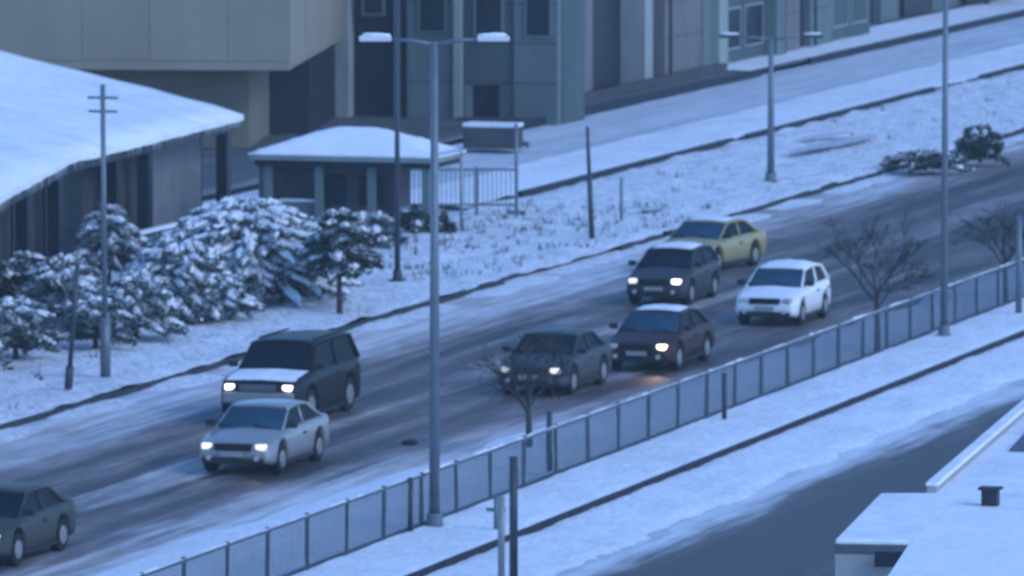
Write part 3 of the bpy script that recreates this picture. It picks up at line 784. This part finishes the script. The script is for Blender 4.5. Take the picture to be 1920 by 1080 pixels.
VAN = dict(L=4.8, W=1.85, H=1.92, top=[(0, .75), (.08, .9), (.35, 1.0), (.9, 1.12), (2.4, 1.14), (4.5, 1.15), (4.72, 1.1), (4.8, .9)],
           cowl=.85, wst=1.5, rt=4.5, rb=4.68, wheels=(.85, 3.7), R=.35, zl=.80, belt=1.12)
def car(kind, loc, rz, paintm, label, lights=('head_on', 'head_on'), glassm='car_glass', snow=0.0, group='cars driving down the slushy avenue', hood_snow=0.0, name='car', cat='car', rack=False):
    """front of the car at local x = 0, car extends to x = L"""
    S = kind; L, W, H, Rw = S['L'], S['W'] / 2, S['H'], S['R']
    e = empty(name, loc, rz, label, cat, group)
    # body
    N = 56; rings = []
    for i in range(N + 1):
        x = L * i / N
        zt = interp(S['top'], x)
        endf = min(x, L - x)
        wf = 1 - 0.13 * max(0, 1 - endf / .45) ** 2.2
        zb = .24 + .06 * max(0, 1 - endf / .3)
        for xw in S['wheels']:
            dx = abs(x - xw); Ra = Rw + .07
            if dx < Ra: zb = max(zb, Rw + math.sqrt(Ra * Ra - dx * dx))
        wv = W * wf; zc = max(zb + .03, zt - .26); sh = zt - .05
        sec = [(wv * .90, zb), (wv * .975, zb + .04), (wv, max(zb + .06, (zb + zc) * .5)), (wv * .995, max(zb + .08, zc)), (wv * .955, max(zb + .1, sh)), (wv * .88, zt), (wv * .45, zt + .025), (0, zt + .035)]
        rings.append([(x, y, z) for y, z in sec] + [(x, -y, z) for y, z in sec[-2::-1]])
    n_ = len(rings[0]); m = MB()
    vs_ = [p for r in rings for p in r]; fs = []
    for i in range(N):
        for k in range(n_ - 1): fs.append((i * n_ + k, i * n_ + k + 1, (i + 1) * n_ + k + 1, (i + 1) * n_ + k))
    fs.append(tuple(range(n_ - 1, -1, -1))); fs.append(tuple(N * n_ + k for k in range(n_)))
    m.add(vs_, fs)
    # pillars
    zr = H - .13; by = W * .90; ry = W * .74
    zc0 = interp(S['top'], S['cowl']) - .01; zc1 = interp(S['top'], S['rb']) - .01
    xc, xt, xr, xb = S['cowl'], S['wst'], S['rt'], S['rb']
    for s in (1, -1):
        m.tube([(xc, s * by * .97, zc0), (xt, s * ry, zr)], [.04, .035], 6)
        m.tube([(xb, s * by * .97, zc1), (xr, s * ry, zr)], [.06, .045], 6)
        xm = (xc + xb) / 2 + .05; xmt = (xt + xr) / 2
        m.tube([(xm, s * by * 1.0, zc0), (xmt, s * ry * 1.01, zr)], [.045, .04], 6)
    body = m.build('body', paintm, e, smooth=True)
    # roof
    m = MB(); NX, NY = 10, 6; vs_ = []
    for i in range(NX + 1):
        for j in range(NY + 1):
            s_ = i / NX; t_ = j / NY * 2 - 1
            vs_.append((xt - .05 + (xr - xt + .1) * s_, t_ * (ry + .03), H - .055 * t_ * t_ - .05 * (2 * s_ - 1) ** 2))
    n2 = len(vs_); vs_ += [(p[0], p[1], p[2] - .06) for p in vs_]; W_ = NY + 1
    fs = [(i * W_ + j, (i + 1) * W_ + j, (i + 1) * W_ + j + 1, i * W_ + j + 1) for i in range(NX) for j in range(NY)]
    fs += [tuple(n2 + k for k in reversed(f)) for f in fs]
    for i in range(NX): fs += [(i * W_, n2 + i * W_, n2 + (i + 1) * W_, (i + 1) * W_), (i * W_ + NY, (i + 1) * W_ + NY, n2 + (i + 1) * W_ + NY, n2 + i * W_ + NY)]
    for j in range(NY): fs += [(j, j + 1, n2 + j + 1, n2 + j), (NX * W_ + j, n2 + NX * W_ + j, n2 + NX * W_ + j + 1, NX * W_ + j + 1)]
    m.add(vs_, fs); m.build('roof', paintm, e, smooth=True)
    # glass
    m = MB(); m.pane([(xc + .01, -by * .93, zc0 + .02), (xc + .01, by * .93, zc0 + .02), (xt - .01, ry * .96, zr + .03), (xt - .01, -ry * .96, zr + .03)], .02); m.build('windshield', glassm, e)
    m = MB(); m.pane([(xb - .01, by * .92, zc1 + .02), (xb - .01, -by * .92, zc1 + .02), (xr + .01, -ry * .95, zr - .02), (xr + .01, ry * .95, zr - .02)], .02); m.build('rear_window', 'car_glass', e)
    def side(t, top):  # point along the glasshouse side
        return (xt + (xr - xt) * t, ry * .995, zr + .01) if top else (xc + (xb - xc) * t, by * .975, zc0 + .03)
    for s in (1, -1):
        for (ta, tb_) in ((.07, .50), (.56, .93)):
            q = [side(ta, 0), side(tb_, 0), side(tb_, 1), side(ta, 1)]
            q = [(a, s * b, c) for a, b, c in q]
            if s < 0: q = q
            else: q = q[::-1]
            m = MB(); m.pane(q, .015); m.build('side_window', 'frosted_glass' if glassm == 'frosted_glass' else 'car_glass', e)
    m = MB(); m.box(xc + .5, xb - .4, -W * .6, W * .6, .5, zc0 + .12); m.build('seats', 'seat_dark', e)
    # nose
    zl = S['zl']
    for i, s in enumerate((1, -1)):
        m = MB(); M = Matrix.Translation((.05, s * W * .70, zl)) @ Matrix.Rotation(s * R(14), 4, 'Z')
        m.box(-.07, .12, -.115, .115, -.065, .065, M)
        m.build('headlight', lights[i], e, bevel=.03)
        m = MB(); m.box(L - .1, L + .02, s * W * .72 - .15, s * W * .72 + .15, zl + .02, zl + .2); m.build('taillight', 'tail_red', e, bevel=.02)
        m = MB(); m.box(xc + .10, xc + .26, s * (W * .97), s * (W * .97 + .2) , zc0 + .05, zc0 + .19) if s > 0 else m.box(xc + .10, xc + .26, -(W * .97 + .2), -(W * .97), zc0 + .05, zc0 + .19)
        m.build('mirror', 'trim_black', e, bevel=.03)
    m = MB(); m.box(-.03, .08, -W * .48, W * .48, zl - .08, zl + .07)
    for k in range(3): m.box(-.045, -.03, -W * .46, W * .46, zl - .06 + k * .05, zl - .045 + k * .05)
    m.build('grille', 'trim_black', e)
    m = MB(); m.box(-.055, .1, -W * .80, W * .80, .27, .40); m.build('bumper_intake', 'trim_black', e, bevel=.03)
    m = MB(); m.box(-.075, -.056, -.26, .26, .43, .54); m.build('number_plate', 'plate', e)
    for yy in (-.35, .25):   # wipers resting on the glass
        m = MB(); dz_ = zr + .03 - zc0 - .02; dx_ = xt - xc
        m.tube([(xc - .0, yy * W * 1.6, zc0 + .05), (xc + dx_ * .16 - .03, yy * W * 1.6 + .42, zc0 + .05 + dz_ * .16)], .014, 5); m.build('wiper', 'trim_black', e)
    for s in (1, -1):
        m = MB(); m.tube([(-.075, s * W * .62, .40), (-.02, s * W * .62, .40)], [.055, .06], 10); m.build('fog_lamp', 'head_off', e)
        m = MB(); m.box(S['wheels'][0] + Rw, S['wheels'][1] - Rw, s * W * .955 - .02, s * W * .955 + .02, .19, .27); m.build('sill', 'trim_black', e)
        for xd in ((xc + xb) / 2 - .15, xb - .45):
            m = MB(); m.box(xd, xd + .18, s * (W + .005) - .015, s * (W + .005) + .015, zc0 - .17, zc0 - .13); m.build('door_handle', 'trim_black', e)
        for xw in S['wheels']:
            wh = empty('wheel', (xw, s * (W - .12), Rw)); wh.parent = e
            m = MB(); m.tube([(0, -.11, 0), (0, -.09, 0), (0, .09, 0), (0, .11, 0)], [Rw - .03, Rw, Rw, Rw - .03], 24); m.build('tyre', 'tyre', wh)
            m = MB(); m.tube([(0, s * .10, 0), (0, s * .125, 0)], [Rw * .62, Rw * .55], 10)
            m.build('rim', 'rim', wh)
    # wheel wells
    m = MB()
    for xw in S['wheels']: m.box(xw - Rw - .05, xw + Rw + .05, -W * .72, W * .72, .25, 2 * Rw + .04)
    m.build('underbody', 'trim_black', e)
    if snow:
        m = MB(); NX, NY = 16, 10; vs_ = []
        for i in range(NX + 1):
            for j in range(NY + 1):
                s_ = i / NX; t_ = j / NY * 2 - 1
                ed = min(s_, 1 - s_, (1 - abs(t_)) * .6); zz = H - .055 * t_ * t_ - .05 * (2 * s_ - 1) ** 2
                vs_.append((xt + (xr - xt) * s_ * (1 if snow > .7 else .9), t_ * (ry - .02 + .03 * ns(i, j)), zz - .01 + snow * .09 * min(1, ed * 7) * (1 + .5 * ns(i * .5, j * .6, L))))
        W_ = NY + 1
        m.add(vs_, [(i * W_ + j, (i + 1) * W_ + j, (i + 1) * W_ + j + 1, i * W_ + j + 1) for i in range(NX) for j in range(NY)])
        m.build('roof_snow', 'snow', e, smooth=True)
    if hood_snow:
        m = MB(); NX, NY = 12, 12; vs_ = []
        for i in range(NX + 1):
            for j in range(NY + 1):
                s_ = i / NX; t_ = j / NY * 2 - 1; x = .18 + (xc - .2) * s_
                ed = min(s_, 1 - s_, (1 - abs(t_)) * .6); zz = interp(S['top'], x) + .035 - .03 * abs(t_)
                vs_.append((x, t_ * W * .84, zz + .004 + hood_snow * .05 * min(1, ed * 7) * (1 + .6 * ns(i * .5, j * .6, 3))))
        W_ = NY + 1
        m.add(vs_, [(i * W_ + j, (i + 1) * W_ + j, (i + 1) * W_ + j + 1, i * W_ + j + 1) for i in range(NX) for j in range(NY)])
        m.build('hood_snow', 'snow', e, smooth=True)
    if rack:
        for s in (1, -1):
            m = MB(); m.tube([(xt + .3, s * ry * .9, H - .015), (xr - .3, s * ry * .9, H - .015)], .025, 6); m.build('roof_rail', 'trim_black', e)
    return e
def headglow(e, S, power, c, side=None):
    for s in ((1, -1) if side is None else (side,)):
        l = bpy.data.lights.new('headlight_beam', 'SPOT'); l.energy = power; l.color = c; l.spot_size = R(58); l.spot_blend = .8; l.shadow_soft_size = .08
        o = bpy.data.objects.new('headlight_beam', l); col.objects.link(o); o.parent = e
        o.location = (-.15, s * S['W'] * .35, S['zl']); o.rotation_euler = Vector((-1, 0, -.5)).to_track_quat('-Z', 'Y').to_euler()
def at(x, y): 
    p = P(x, y); p.z = 0.0; return p
c1_ = car(SEDAN, at(437, 893), 0, 'paint_silver', 'silver sedan with lit headlights in front, right behind it the black off-roader', ('head_dim', 'head_dim'), 'car_glass_blue')
c2_ = car(SUV, at(484, 800), 0, 'paint_suv', 'big black off-roader with bright headlights beyond the silver sedan', ('head_pink', 'head_pink'), 'car_glass', rack=True, hood_snow=.45)
m = MB(); m.box(-.07, .10, -.86, .86, .52, .80); m.build('front_bumper', 'paint_silver', c2_, bevel=.05)
for k in range(3):
    m = MB(); m.box(-.06, -.035, -.44, .44, .84 + k * .05, .865 + k * .05); m.build('grille_bar', 'paint_silver', c2_)
c3_ = car(SEDAN, at(993, 745), 0, 'paint_charcoal', 'charcoal sedan with two small lit headlights in the middle lane', ('head_dim', 'head_dim'), 'car_glass')
c4_ = car(SEDAN, at(1194, 699), 0, 'paint_maroon', 'near-black maroon car with one warm glowing headlight', ('head_off', 'head_warm'), 'car_glass_blue', snow=.5)
c5_ = car(HATCH, at(1226, 575), 0, 'paint_navy', 'dark hatchback with snow on its roof front and one bright headlight', ('head_dim', 'head_on'), 'car_glass', snow=.6)
c6_ = car(HATCH, at(1433, 613), 0, 'paint_white', 'white hatchback with snowy bonnet at the right of the queue', ('head_off', 'head_off'), 'car_glass_blue', snow=.7, hood_snow=.8)
c7_ = car(SEDAN, at(1272, 514), -R(9), 'paint_olive', 'yellowish olive sedan at the back of the queue, half hidden by the dark hatchback', ('head_off', 'head_off'), 'car_glass_blue', snow=.4)
c8_ = car(SEDAN, at(-70, 1068), 0, 'paint_green', 'dull green-grey car leaving the picture at the lower left edge', ('head_dim', 'head_dim'), 'car_glass')
headglow(c2_, SUV, 14, (1, .8, .75)); headglow(c4_, SEDAN, 24, (1, .62, .35), -1); headglow(c1_, SEDAN, 5, (1, .9, .85)); headglow(c5_, HATCH, 6, (1, .9, .8), -1)
def open_rail(xl, xr, y, label, nb=3, hh=1.55):
    a_, b_ = P(xl, y), P(xr, y); L_ = (b_ - a_).length
    e = empty('yard_railing', (a_.x, a_.y, .17), math.atan2(b_.y - a_.y, b_.x - a_.x), label, 'railing')
    for k in range(nb + 1):
        m = MB(); m.box(-.05, .05, -.05, .05, 0, hh); o = m.build('post', 'pole_grey', e); o.location = (L_ * k / nb, 0, 0)
    for z in (.35, hh - .12):
        m = MB(); m.box(0.052, L_ - .052, -.03, .03, z, z + .07); m.build('rail', 'pole_grey', e)
    m = MB()
    for k in range(int(L_ / .14)): m.box(.08 + k * .14, .11 + k * .14, -.012, .012, .42, hh - .123)
    o = m.build('bars', 'pole_grey', e); o['kind'] = 'stuff'
    return e
open_rail(745, 968, 418, 'grey barred yard railing standing in the snow right of the gatehouse')
pc = P(868, 296); 
pw = empty('planter_wall', (pc.x, P(975, 296).y, .33), 0, 'low dark stone planter wall with snow on top below the building doorway', 'wall')
wl = pc.y - P(975, 296).y
wallbox('wall', 'dark_stone', pw, 0, .9, 0, wl, 0, .72)
wallbox('snow', 'snow', pw, -.02, .93, -.02, wl + .02, .723, .86, bevel=.03)
# broken dark lump lying in the slush
b = P(768, 834); m = MB(); blob(m, (0, 0, .05), (.12, .22, .06), None, .5, 2.0); o = m.build('road_debris', 'kerb_dark', loc=b); tag(o, 'small dark lump of debris lying in the slush left of the tall lamp', 'debris')
# utility cabinet / low dark planter far right behind the kerb
# ------------------------------------------------------------------ shrubs and trees
def leafmesh(mb, c, r, n, rng, size=.07):
    for _ in range(n):
        d = Vector((rng.gauss(0, 1), rng.gauss(0, 1), rng.gauss(0, 1))).normalized() * (rng.random() ** .45)
        p = Vector(c) + Vector((d.x * r[0], d.y * r[1], d.z * r[2]))
        a = Vector((rng.gauss(0, 1), rng.gauss(0, 1), rng.gauss(0, .6))).normalized(); b_ = a.orthogonal().normalized()
        s_ = size * rng.uniform(.6, 1.6)
        mb.add([p - a * s_ * 1.6, p + b_ * s_ * .55, p + a * s_ * 1.6, p - b_ * s_ * .55], [(0, 1, 2, 3)])
def shrub(name, loc, Rr, H, label, snowy=1.0, seed=1, trunk=.25, pads=90, leaf='leaf', group=None, cat='shrub', lf=1.0, droop=.5, padr=.42):
    rng = random.Random(seed)
    e = empty(name, loc, 0, label, cat, group)
    m = MB(); m.tube([(0, 0, -.05), (.03, .02, trunk), (.0, .05, H * .75)], [.09, .07, .02], 8); m.build('trunk', 'bark', e)
    T = MB(); L_ = MB(); Fm = MB(); S_ = MB()
    nb = int(pads * .55)
    for k in range(nb):
        t = rng.random() ** .8                     # 0 low skirt, 1 crown
        a = rng.uniform(0, 6.283); ca, sa = math.cos(a), math.sin(a)
        reach = Rr * math.sqrt(max(.03, 1 - (t * .97) ** 2)) * rng.uniform(.7, 1.1)
        zb = trunk + (H - trunk) * (.12 + .86 * t) * rng.uniform(.92, 1.03)
        dr = (H - trunk) * (.10 + .17 * (1 - t)) * rng.uniform(.6, 1.3) * (reach / Rr)
        bend = rng.uniform(-.5, .5)
        pts = []; NS = 10
        r0 = .15
        for q in range(NS + 1):
            s_ = r0 + (1 - r0) * q / NS; rr = reach * s_; aa = a + bend * s_ * s_ * .6
            pts.append(Vector((math.cos(aa) * rr, math.sin(aa) * rr, max(.05, zb + .10 * math.sin(s_ * 2.2) - dr * s_ ** 1.8))))
        T.tube(pts[::3], [.022, .016, .011, .006], 4, False)
        wmax = padr * rng.uniform(.26, .58) * (.6 + .4 * reach / Rr)
        for q in range(1, NS + 1):
            p = pts[q]; f_ = math.sin(math.pi * min(1, (q + .6) / (NS + 1.2))) 
            leafmesh(L_, p - Vector((0, 0, .09)), (wmax * f_ + .05, wmax * f_ + .05, .12), int(9 * lf), rng, .055)
            leafmesh(Fm, p - Vector((0, 0, .03)), (wmax * f_ * 1.15 + .04, wmax * f_ * 1.15 + .04, .05), int(5 * lf), rng, .04)
        if rng.random() < snowy * (.52 + .75 * t):
            q0_ = rng.choice((1, 2, 3)); q1_ = rng.choice((NS, NS, NS - 1)); ring = []; sd_ = rng.uniform(0, 99)
            for q in range(q0_, q1_ + 1):
                p = pts[q]; dn = (pts[min(NS, q + 1)] - pts[q - 1]).normalized(); sd2 = dn.cross(Vector((0, 0, 1))).normalized()
                f_ = math.sin(math.pi * (q - q0_ + .35) / (q1_ - q0_ + .7)) ** .6
                wq = min(.17, wmax * f_ * (.75 + .7 * ns(q * .9, sd_))); hq = .06 * f_ * (1 + .8 * ns(q * 1.1, sd_ + 7)) + .01
                row = []
                for g_ in range(7):
                    th_ = math.pi * g_ / 6
                    row.append(p + sd2 * (math.cos(th_) * wq * (1 + .25 * ns(q * 2.1, g_ * 1.3, sd_))) + Vector((0, 0, math.sin(th_) * hq - .05 * abs(math.cos(th_)) - .03 * abs(ns(q * 1.7, g_, sd_)))))
                ring.append(row)
            vs_ = [v for row in ring for v in row]
            S_.add(vs_, [(i * 7 + g_, i * 7 + g_ + 1, (i + 1) * 7 + g_ + 1, (i + 1) * 7 + g_) for i in range(len(ring) - 1) for g_ in range(6)])
            S_.add(vs_, [(i * 7, (i + 1) * 7, (i + 1) * 7 + 6, i * 7 + 6) for i in range(len(ring) - 1)])
            for _ in range(3):
                p = rng.choice(pts[3:]); sc = wmax * rng.uniform(.15, .35)
                blob(S_, p + Vector((rng.uniform(-1, 1) * wmax, rng.uniform(-1, 1) * wmax, -.05)), (sc, sc * .8, .035), None, .9, rng.uniform(0, 50))
    leafmesh(L_, (0, 0, (H + trunk) * .42), (Rr * .75, Rr * .75, (H - trunk) * .36), int(1000 * lf), rng, .07)
    T.build('branches', 'bark', e); L_.build('foliage', leaf, e); Fm.build('frosted_leaves', 'leaf_frosted', e)
    if S_.v: S_.build('snow', 'snow', e, smooth=True)
    return e
GS = 'snow-laden shrubs along the far sidewalk'
def gl(x, y, z=.18): p = P(x, y); p.z = z; return p
shrub('snowy_shrub', gl(205, 545), 1.25, 2.1, 'rounded pale snow-topped shrub standing back behind the utility pole', 1.1, 11, group=GS, pads=160)
shrub('snowy_shrub', gl(462, 578), 3.05, 2.7, 'biggest shrub of the hedge, broad and layered with thick snow', 1.15, 12, group=GS, pads=820, padr=.47, lf=.5)
shrub('snowy_shrub', gl(335, 612), 1.8, 2.15, 'mid-sized shrub with white shelves of snow left of the biggest shrub', 1.1, 13, group=GS, pads=340, padr=.46, lf=.7)
shrub('snowy_shrub', gl(255, 650), 1.2, 1.75, 'shrub thinly dusted with snow in the gap right of the utility pole', .95, 14, group=GS, pads=170)
shrub('snowy_shrub', gl(120, 640), 1.4, 1.95, 'grey patchy shrub around the leaning dark sign post', .75, 15, group=GS, pads=170)
shrub('snowy_shrub', gl(30, 690), 1.35, 1.5, 'low dark-speckled shrub at the left edge with a white snow shelf', .8, 16, group=GS, pads=150)
shrub('snowy_shrub', gl(-70, 700), 1.5, 2.3, 'shrub mostly beyond the left edge, brownish and thin of snow', .5, 17, group=GS, pads=80)
shrub('snowy_shrub', gl(45, 605), 1.4, 1.7, 'dark brownish shrub in the back row at the left edge', .35, 18, group=GS, pads=90, leaf='leaf_dark')
shrub('snowy_shrub', gl(595, 545), 1.35, 1.75, 'loose grey-green shrub on the right flank of the biggest shrub', .8, 19, group=GS, pads=170)
shrub('small_tree', gl(637, 597), 1.15, 2.7, 'small loose dark tree on a thin bare trunk beside the black off-roader', .6, 20, trunk=.95, pads=110, leaf='leaf_dark', cat='tree')
shrub('low_bush', gl(790, 446), 1.0, .75, 'low dark bush at the foot of the yard railing beside the tall lamp', .3, 27, trunk=.05, pads=60, leaf='leaf_dark')
shrub('low_bush', gl(700, 470), 1.2, .9, 'flat snow-topped bush at the foot of the gatehouse', .9, 21, trunk=.05, pads=60)
shrub('low_bush', gl(1838, 312, .2), 1.1, 1.1, 'dark low bush sticking out of the snow behind the far kerb', .25, 22, trunk=.05, pads=60, leaf='leaf_dark')
shrub('low_bush', gl(1735, 327, .2), 1.6, .5, 'low dark strip of bush at the kerb left of the far dark bush', .25, 28, trunk=.05, pads=90, leaf='leaf_dark')
shrub('dark_bush', gl(925, 292, .35), 1.2, .55, 'dark low bush beside the parked dark car at the building steps', .1, 23, trunk=.05, pads=40, leaf='leaf_dark')
def bare_tree(loc, H, label, seed, spread=.5, wide=.6):
    rng = random.Random(seed); e = empty('bare_tree', loc, 0, label, 'tree', 'leafless trees along the railing')
    T = MB(); B = MB(); top = Vector((-.03, .03, H * .42))
    T.tube([(0, 0, -.1), (.03, .01, H * .2), tuple(top)], [.085, .07, .05], 8)
    def br(p, d, l, r, dep):
        q = p + d * l; B.tube([p, p.lerp(q, .5) + Vector((rng.gauss(0, .04), rng.gauss(0, .04), 0)) * l, q], [r, r * .8, r * .6], 3 if dep < 2 else 5, False)
        if dep:
            for _ in range(3 if dep > 2 else 4):
                nd = (d + Vector((rng.gauss(0, spread), rng.gauss(0, spread), rng.gauss(.05, .35)))).normalized()
                br(p.lerp(q, rng.uniform(.4, 1)), nd, l * rng.uniform(.55, .85), max(.006, r * .6), dep - 1)
    for k in range(6):
        a = k * 1.05 + rng.random() * .6; br(Vector((-.02, .02, H * rng.uniform(.28, .42))), Vector((math.cos(a) * wide, math.sin(a) * wide, .8)).normalized(), H * .25, .03, 4)
    T.build('trunk', 'bark', e, smooth=True); B.build('crown', 'bark', e)
    return e
bare_tree(gl(992, 848, .05), 2.9, 'slender leafless tree behind the railing in front of the charcoal sedan', 5)
bare_tree(gl(1645, 668, .05), 3.9, 'tall wispy leafless tree behind the railing right of the white hatchback', 6, wide=.7)
bare_tree(gl(1885, 575, .05), 3.4, 'leafless tree behind the railing at the right edge', 9)
shrub('snowy_shrub', gl(400, 615), 1.2, 1.35, 'low shrub in front of the biggest shrub, its skirts dark and snowless', .9, 24, group=GS, pads=150)
shrub('snowy_shrub', gl(530, 583), 1.2, 1.3, 'low grey shrub at the front right foot of the biggest shrub', .6, 25, group=GS, pads=80)
shrub('snowy_shrub', gl(180, 668), 1.15, 1.3, 'low shrub wrapped round the foot of the utility pole', .6, 26, group=GS, pads=80)
# dead grass sticking through the trodden snow
rg = random.Random(77); m = MB()
for _ in range(330):
    if rg.random() < .75: x, y = rg.uniform(56, 84), rg.uniform(15.9, 22.5)
    else: x, y = rg.uniform(-20, 150), rg.uniform(15.8, 23.2)
    for _k in range(rg.randint(2, 6)):
        bx_, by_ = x + rg.gauss(0, .08), y + rg.gauss(0, .08); l_ = rg.uniform(.08, .24); an = rg.uniform(0, 6.28); wv = .015
        tx, ty = bx_ + math.cos(an) * l_ * .6, by_ + math.sin(an) * l_ * .6
        m.add([(bx_ - wv, by_ + wv, .12), (bx_ + wv, by_ - wv, .12), (tx, ty, .2 + l_)], [(0, 1, 2)])
tag(m.build('dead_grass', 'bark'), kind='stuff')
# trees far up the street
for i, (x, y, r_, h_) in enumerate([(1800, 22, 2.2, 5), (1880, 14, 2.5, 6), (1700, 20, 1.5, 4)]):
    p = P(x, y); p.z = .3; p.y = min(p.y, 35.5)
    shrub('street_tree', p, r_, h_, ['dark green tree far up the street above the snowy verge', 'tall dark tree at the top right corner', 'small tree by the far low building'][i], .3, 40 + i, trunk=1.0, pads=80, leaf='leaf_dark', cat='tree', padr=.7)
